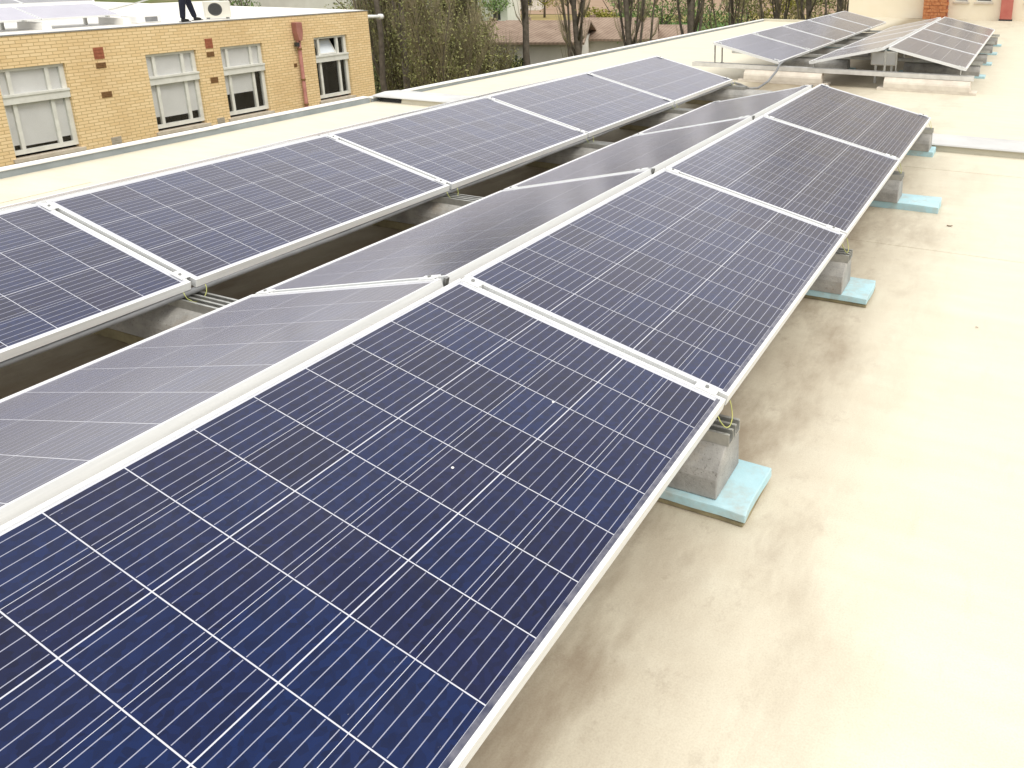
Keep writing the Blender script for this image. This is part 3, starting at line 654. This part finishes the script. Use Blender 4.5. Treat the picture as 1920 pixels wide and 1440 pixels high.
MB().box(-.33,.33,-.14,.119,.001,1.31).build('mortar_core','terracotta',pr)
rp=empty('red_pilaster',(.88,24.9,0)); tag(rp,'plain red painted post against the far cream wall at the right','post')
MB().box(-.16,.16,-.08,.08,.04,1.25).build('shaft','red_paint',rp,bevel=.01); MB().box(-.18,.18,-.09,.09,.001,.04).build('foot','fan_dark',rp)

# ------------------------------------------------------------------ person on the brick building roof
def skin(name, nodes, links, mat, parent, root=0, sub=2):
    me=bpy.data.meshes.new(name); me.from_pydata([n[0] for n in nodes], links, []); me.materials.append(MATS[mat])
    o=mkobj(name,me,parent)
    sk=o.modifiers.new('skin','SKIN'); sk.use_smooth_shade=True
    for i,n in enumerate(nodes):
        r=n[1]; me.skin_vertices[0].data[i].radius = r if isinstance(r,tuple) else (r,r)
    me.skin_vertices[0].data[root].use_root=True
    s=o.modifiers.new('sub','SUBSURF'); s.levels=sub; s.render_levels=sub
    return o
pz=TOP+.031
pe=empty('person',(-17.22,12.88,pz),(0,0,R(8))); tag(pe,'person in dark navy trousers and dark shoes striding along the brick building roof edge','person')
# local: +y is the walking direction (to the right in the photo), x to the viewer
skin('body',[((0,.10,.93),.13),((0,.10,1.12),.13),((0,.11,1.32),(.12,.16)),((0,.12,1.45),.07),((0,.14,1.54),.055),((0,.16,1.62),.085),((0,.16,1.71),.085),((.17,.11,1.40),.055),((.24,.05,1.15),.043),((.22,.20,.95),.034),((.21,.24,.90),(.018,.035)),((-.17,.11,1.40),.055),((-.23,.20,1.16),.043),((-.21,.36,1.02),.034),((-.21,.41,.99),(.018,.035))],
   [(0,1),(1,2),(2,3),(3,4),(4,5),(5,6),(2,7),(7,8),(8,9),(9,10),(2,11),(11,12),(12,13),(13,14)],'skin',pe)
for hx_,hy,hz in ((.21,.24,.90),(-.21,.41,.99)):
    for q in range(5):
        dx_=(-.028+q*.016) if q<4 else .045; ln=(.07,.08,.075,.06,.05)[q]
        skin('finger',[((hx_+dx_*.9,hy+.02,hz-.015),.009),((hx_+dx_,hy+.02+ln*.5,hz-.03),.008),((hx_+dx_*.9,hy+.02+ln,hz-.055),.007)],[(0,1),(1,2)],'skin',pe,0,1)
skin('jacket',[((0,.10,.95),(.165,.15)),((0,.10,1.15),(.155,.14)),((0,.11,1.34),(.15,.19)),((0,.12,1.45),.085),((.18,.11,1.40),.072),((.25,.05,1.15),.058),((.225,.18,.98),.046),((-.18,.11,1.40),.072),((-.24,.20,1.16),.058),((-.215,.33,1.04),.046)],
   [(0,1),(1,2),(2,3),(2,4),(4,5),(5,6),(2,7),(7,8),(8,9)],'jacket',pe)
skin('trousers',[((0,.10,.96),(.15,.14)),((.085,.09,.84),.105),((.09,.02,.50),.082),((.09,-.035,.06),.062),((-.085,.12,.84),.105),((-.09,.34,.52),.082),((-.09,.50,.06),.062)],
   [(0,1),(1,2),(2,3),(0,4),(4,5),(5,6)],'trousers',pe)
for sx,sy in ((.09,-.04),(-.09,.50)):
    skin('shoe',[((sx,sy-.04,.045),(.045,.045)),((sx,sy+.06,.045),(.045,.04)),((sx,sy+.17,.032),(.042,.028))],[(0,1),(1,2)],'shoe',pe)
    MB().box(sx-.045,sx+.045,sy-.08,sy+.20,0,.018).build('sole','shoe',pe,bevel=.008)
hb=MB(); 
skin('hair',[((0,.145,1.70),.088),((0,.15,1.76),.075),((0,.10,1.66),.07)],[(0,1),(0,2)],'hair',pe)
MB().prism([(.235,1.655),(.275,1.625),(.235,1.615)],-.013,.013).build('nose','skin',pe)
for s_ in (-.032,.032): MB().box(s_-.014,s_+.014,.225,.242,1.662,1.674).build('eye','fan_dark',pe); MB().box(s_*2.8-.008,s_*2.8+.008,.14,.18,1.62,1.68).build('ear','skin',pe,bevel=.005)
MB().box(-.025,.025,.228,.240,1.585,1.595).build('mouth','terracotta',pe)

# ------------------------------------------------------------------ trees and far houses
def leaves(name, parent, mat, centers, n, size, seed, dark_in=True, stretch=1.0):
    rnd=random.Random(seed); vv=[]; ff=[]; tone=[]
    for i in range(n):
        c,r=rnd.choice(centers)
        while True:
            d=Vector((rnd.uniform(-1,1),rnd.uniform(-1,1),rnd.uniform(-1,1)))
            if d.length<=1: break
        p=Vector(c)+Vector((d.x*r[0],d.y*r[1],d.z*r[2]))
        a=Vector((rnd.gauss(0,1),rnd.gauss(0,1),rnd.gauss(0,1)*stretch)).normalized(); b=a.cross(Vector((rnd.gauss(0,1),rnd.gauss(0,1),rnd.gauss(0,1)))).normalized()
        s=size*rnd.uniform(.5,1.3); k=len(vv)
        vv += [tuple(p-a*s*stretch),tuple(p+b*s*.5),tuple(p+a*s*stretch),tuple(p-b*s*.5)]; ff.append((k,k+1,k+2,k+3)); tone.append(min(1,max(0,rnd.gauss(.5,.28))))
    me=bpy.data.meshes.new(name); me.from_pydata(vv,[],ff); me.materials.append(MATS[mat])
    at=me.attributes.new('tone','FLOAT','FACE'); at.data.foreach_set('value',tone)
    return mkobj(name,me,parent)
def poplar(x,y,h,seed,label,nl=9,leafn=500,leafmat_='leaf_olive',barkm='bark',r0=.22,spread=.9,fork=.25):
    rnd=random.Random(seed); e=empty('poplar_tree',(x,y,GZ)); tag(e,label,'tree','bare poplars beyond the roof')
    tr=MB(); pts=[]; k=9; wx=wy=0
    for i in range(k):
        pts.append((wx,wy,h*i/(k-1))); wx+=rnd.uniform(-.12,.12); wy+=rnd.uniform(-.12,.12)
    tr.tube(pts,[.8*r0*(1-.85*i/(k-1)) for i in range(k)],8); tr.build('trunk',barkm,e,smooth=True)
    br=MB(); tw=MB(); cl=[]
    for i in range(nl):
        f=fork+(1-fork)*.9*i/nl; z=h*f; a=rnd.uniform(0,6.28); ln=(h-z)*rnd.uniform(.45,.8); sp=spread*rnd.uniform(.6,1.3)
        base=Vector((pts[int(f*(k-1))][0],pts[int(f*(k-1))][1],z)); bp=[]
        for q in range(6):
            tq=q/5; bp.append(base+Vector((math.cos(a)*sp*(tq**.6)+rnd.uniform(-.06,.06),math.sin(a)*sp*(tq**.6)+rnd.uniform(-.06,.06),ln*tq)))
        rb=r0*(1-f)*.32+.015; br.tube(bp,[rb*(1-.8*q/5) for q in range(6)],5)
        for q in range(1,6):
            for _ in range(13):
                s0=bp[q]; a2=a+rnd.uniform(-1.6,1.6); l2=rnd.uniform(.6,1.7)
                s2=s0+Vector((math.cos(a2)*l2*.38,math.sin(a2)*l2*.38,l2)); sm=(s0+s2)/2+Vector((math.cos(a2)*.1,math.sin(a2)*.1,-.12))
                tw.tube([s0,sm,s2],[.016,.011,.005],3,cap=False)
            cl.append((tuple(bp[q]+Vector((0,0,.3))),(.7,.7,.9)))
    br.build('limb_set',barkm,e,smooth=True); tw.build('twigs','twig',e)
    leaves('crown',e,leafmat_,cl,leafn,.07,seed+5,stretch=1.3)
    return e
def thicket(x,y,h,w_,seed,label,lm='leaf_brown',n=2500,stems=14,sz=.055,name='bare_tree',cat='tree',grp='thicket behind the brick building corner'):
    rnd=random.Random(seed); e=empty(name,(x,y,GZ)); tag(e,label,cat,grp)
    st=MB(); tw=MB(); cl=[]
    for i in range(stems):
        a=rnd.uniform(0,6.28); sp=w_*rnd.uniform(.15,1); hh=h*rnd.uniform(.65,1.05); bp=[]
        for q in range(6):
            tq=q/5; bp.append(Vector((math.cos(a)*sp*tq+rnd.uniform(-.15,.15),math.sin(a)*sp*tq+rnd.uniform(-.15,.15),hh*tq)))
        st.tube(bp,[.075*(1-.85*q/5) for q in range(6)],5)
        for q in range(1,6):
            for _ in range(26):
                s0=bp[q]+(bp[q-1]-bp[q])*rnd.random(); a2=rnd.uniform(0,6.28); l2=rnd.uniform(.6,1.9)
                s2=s0+Vector((math.cos(a2)*l2*.35,math.sin(a2)*l2*.35,l2*.95)); tw.tube([s0,(s0+s2)/2+Vector((0,0,-.1)),s2],[.017,.012,.005],3,cap=False)
            cl.append((tuple(bp[q]),(w_*.42,w_*.42,h*.13)))
    st.build('trunk','bark',e,smooth=True); tw.build('twigs','twig',e); leaves('crown',e,lm,cl,n,sz,seed+3,stretch=1.2)
    return e
def bush(x,y,h,w_,seed,label,lm,n=1500,sz=.16,grp='bushes around the far houses'):
    rnd=random.Random(seed); e=empty('round_tree',(x,y,GZ)); tag(e,label,'tree',grp)
    MB().tube([(0,0,0),(.1,.05,h*.3),(0,.1,h*.6)],[.2,.15,.06],6).build('trunk','bark',e,smooth=True)
    lb=MB()
    for i in range(5):
        a=i*1.3; lb.tube([(0,0,h*.3),(math.cos(a)*w_*.4,math.sin(a)*w_*.4,h*.55),(math.cos(a)*w_*.7,math.sin(a)*w_*.7,h*.8)],[.09,.05,.02],4)
    lb.build('limb_set','bark',e)
    cl=[((rnd.uniform(-.6,.6)*w_,rnd.uniform(-.6,.6)*w_,h*rnd.uniform(.3,.85)),(w_*.38,w_*.38,h*.16)) for _ in range(11)]
    leaves('crown',e,lm,cl,n,sz,seed+1); return e
def atpx(px,py,depth):            # ground spot seen in a given image column at a given depth (layout only)
    d=fw+r2*((px-1252.6)/1503.2)-u2*((py-362.5)/1503.2); s=depth; return (1.685+d.x*s, -.373+d.y*s)
for i,(px,dep,h,kw,lb_) in enumerate([
    (712,34,15,dict(nl=4,r0=.20,leafn=300),'dark slim tree trunk just right of the brick building corner'),
    (757,36,16,dict(nl=5,r0=.22,leafn=400),'dark trunk second from the brick building corner, before the thicket'),
    (897,42,16,dict(nl=7,r0=.20,leafn=350),'slim poplar between the thicket and the white far house'),
    (990,40,17,dict(nl=8,r0=.27,leafn=300),'thick dark poplar trunk in front of the white far house'),
    (1082,40,16,dict(nl=22,r0=.24,leafn=350,spread=1.3,fork=.12),'broom-shaped bare poplar right of the white far house'),
    (1188,40,15,dict(nl=24,r0=.26,leafn=700,spread=1.3,fork=.12,leafmat_='leaf_green'),'broom-shaped poplar with greenish shoots beyond the middle of the roof edge'),
    (1292,41,16,dict(nl=18,r0=.34,leafn=600,spread=1.2,fork=.15),'thick double-trunked poplar left of the far array'),
    (1375,44,15,dict(nl=16,r0=.20,leafn=700,spread=1.2,fork=.1),'poplar with fine upright shoots behind the far left panels'),
    (1452,44,15,dict(nl=16,r0=.22,leafn=700,spread=1.2,fork=.1),'poplar behind the ridge of the far left panels'),
    (1522,43,15,dict(nl=14,r0=.22,leafn=700,spread=1.1,fork=.1),'poplar second from the cream building'),
    (1572,42,15,dict(nl=10,r0=.28,leafn=400,spread=.9,fork=.1),'dark poplar trunk right beside the cream building')]):
    x,y=atpx(px,60,dep); poplar(x,y,h,40+i,lb_,**kw)
tl=['brown twiggy bare tree','olive twiggy bare tree','dense brown-green tree','dark olive bare tree','loose twiggy tree']
for i,(px,dep,h,w_,lm) in enumerate([(700,44,12,2.2,'leaf_green'),(735,40,11,2.0,'leaf_brown'),(790,38,12,2.4,'leaf_brown'),(835,39,11.5,2.3,'leaf_olive'),(872,41,9.5,1.6,'leaf_green'),(815,34,7.5,2.2,'leaf_brown'),(770,45,13,2.6,'leaf_green'),(905,37,5.5,1.5,'leaf_brown')]):
    x,y=atpx(px,80,dep)
    thicket(x,y,h,w_,90+i,['twiggy olive tree right behind the brick building corner','low brown bare tree between the two dark trunks','brown bare tree in the middle of the thicket','olive bare tree at the right of the thicket','dark leafy tree at the right end of the thicket','low brown shrub at the foot of the thicket above the kerb','tall olive tree at the back of the thicket','low brown shrub beside the far house'][i],lm,9000)
for i,(px,py,dep,h,w_,lm,lb_) in enumerate([
    (962,118,46,3.6,1.2,'leaf_dark','small dark round bush before the white far house'),
    (1120,30,75,5,3.0,'leaf_yellow','yellowish bush beyond the far house roofs'),
    (1165,20,85,7,3.5,'leaf_green','green tree behind the broom-shaped poplars'),
    (1240,20,80,7,3.6,'leaf_green','rounded green tree left of the thick double poplar'),
    (1330,20,78,7.5,3.8,'leaf_green','broad green tree behind the far left panels'),
    (1400,20,82,7,3.8,'leaf_olive','olive tree behind the far left panels'),
    (1470,20,80,6.5,3.6,'leaf_yellow','yellow-green tree near the far end of the roof'),
    (1540,20,76,7,3.2,'leaf_olive','olive tree beside the cream building'),
    (930,20,110,6,4,'leaf_green','distant green tree by the field'),
    (1020,10,130,7,5,'leaf_yellow','distant yellow tree past the fields'),
    (670,5,90,8,5,'leaf_olive','distant olive tree above the brick building corner'),
    (610,0,110,8,5,'leaf_green','distant green tree over the brick building roof'),
    (450,0,95,9,4,'leaf_green','distant blue-green tree behind the air conditioner'),
    (1205,80,60,3.0,2.2,'leaf_yellow','low yellow shrub close to the roof edge'),
    (1255,70,62,3.2,2.2,'leaf_yellow','low golden shrub left of the double poplar'),
    (1075,80,52,3.0,1.6,'leaf_olive','olive shrub at the gable of the white far house')]):
    x,y=atpx(px,py,dep); bush(x,y,h,w_,300+i,lb_,lm)
def house(px,py,dep,wid,depth_,eave,rise,label,rot=None,win=True):
    x,y=atpx(px,py,dep); e=empty('far_house',(x,y,GZ),(0,0,YAW if rot is None else rot)); tag(e,label,'house','far houses')
    MB().box(-wid/2,wid/2,0,depth_,0,eave).build('wall','house_wall',e)
    rf=MB().prism([(-.5,eave-.02),(-.5,eave+.12),(depth_/2,eave+rise+.14),(depth_+.5,eave+.12),(depth_+.5,eave-.02),(depth_/2,eave+rise)],-wid/2-.4,wid/2+.4).build('roof','roof_tiles',e)
    MB().box(-wid/2+.6,-wid/2+1.0,depth_*.6,depth_*.6+.4,eave+rise*.5,eave+rise+.25).build('chimney','roof_tiles',rf)
    if win:
        for q in range(max(2,int(wid/2.6))):
            xx=-wid/2+wid*(q+.5)/max(2,int(wid/2.6)); o=MB().box(xx-.5,xx+.5,-.03,.0,.9,2.1).build('window','house_dark',e); MB().box(xx-.6,xx+.6,-.1,-.001,.8,.9).build('sill','house_wall',o)
    return e
house(1012,95,47.5,4.6,8,4.0,.95,'white far house with a brown tiled roof in the gap of the poplars')
house(925,95,50.5,3.6,8,3.7,1.0,'lower white far house left of the thick poplar trunk')
house(1150,88,54,5.2,8,3.6,1.1,'far house with tiled roof behind the broom-shaped poplars')
house(1235,80,60,5,7,2.6,1.2,'orange-roofed far house low behind the roof edge')
house(870,8,112,12,10,4.5,2.2,'distant wide house with a pinkish roof above the thicket')
house(975,8,150,7,6,3.0,1.6,'tiny distant white house beyond the green field')
house(560,-5,100,14,10,5.5,2.4,'distant house with a pinkish roof over the brick building')
house(480,-8,105,9,10,6,2.4,'distant pale house behind the air conditioner')

# ------------------------------------------------------------------ render settings
scn.render.engine='CYCLES'
scn.cycles.max_bounces=6; scn.cycles.transparent_max_bounces=8
scn.render.resolution_x=1024; scn.render.resolution_y=768
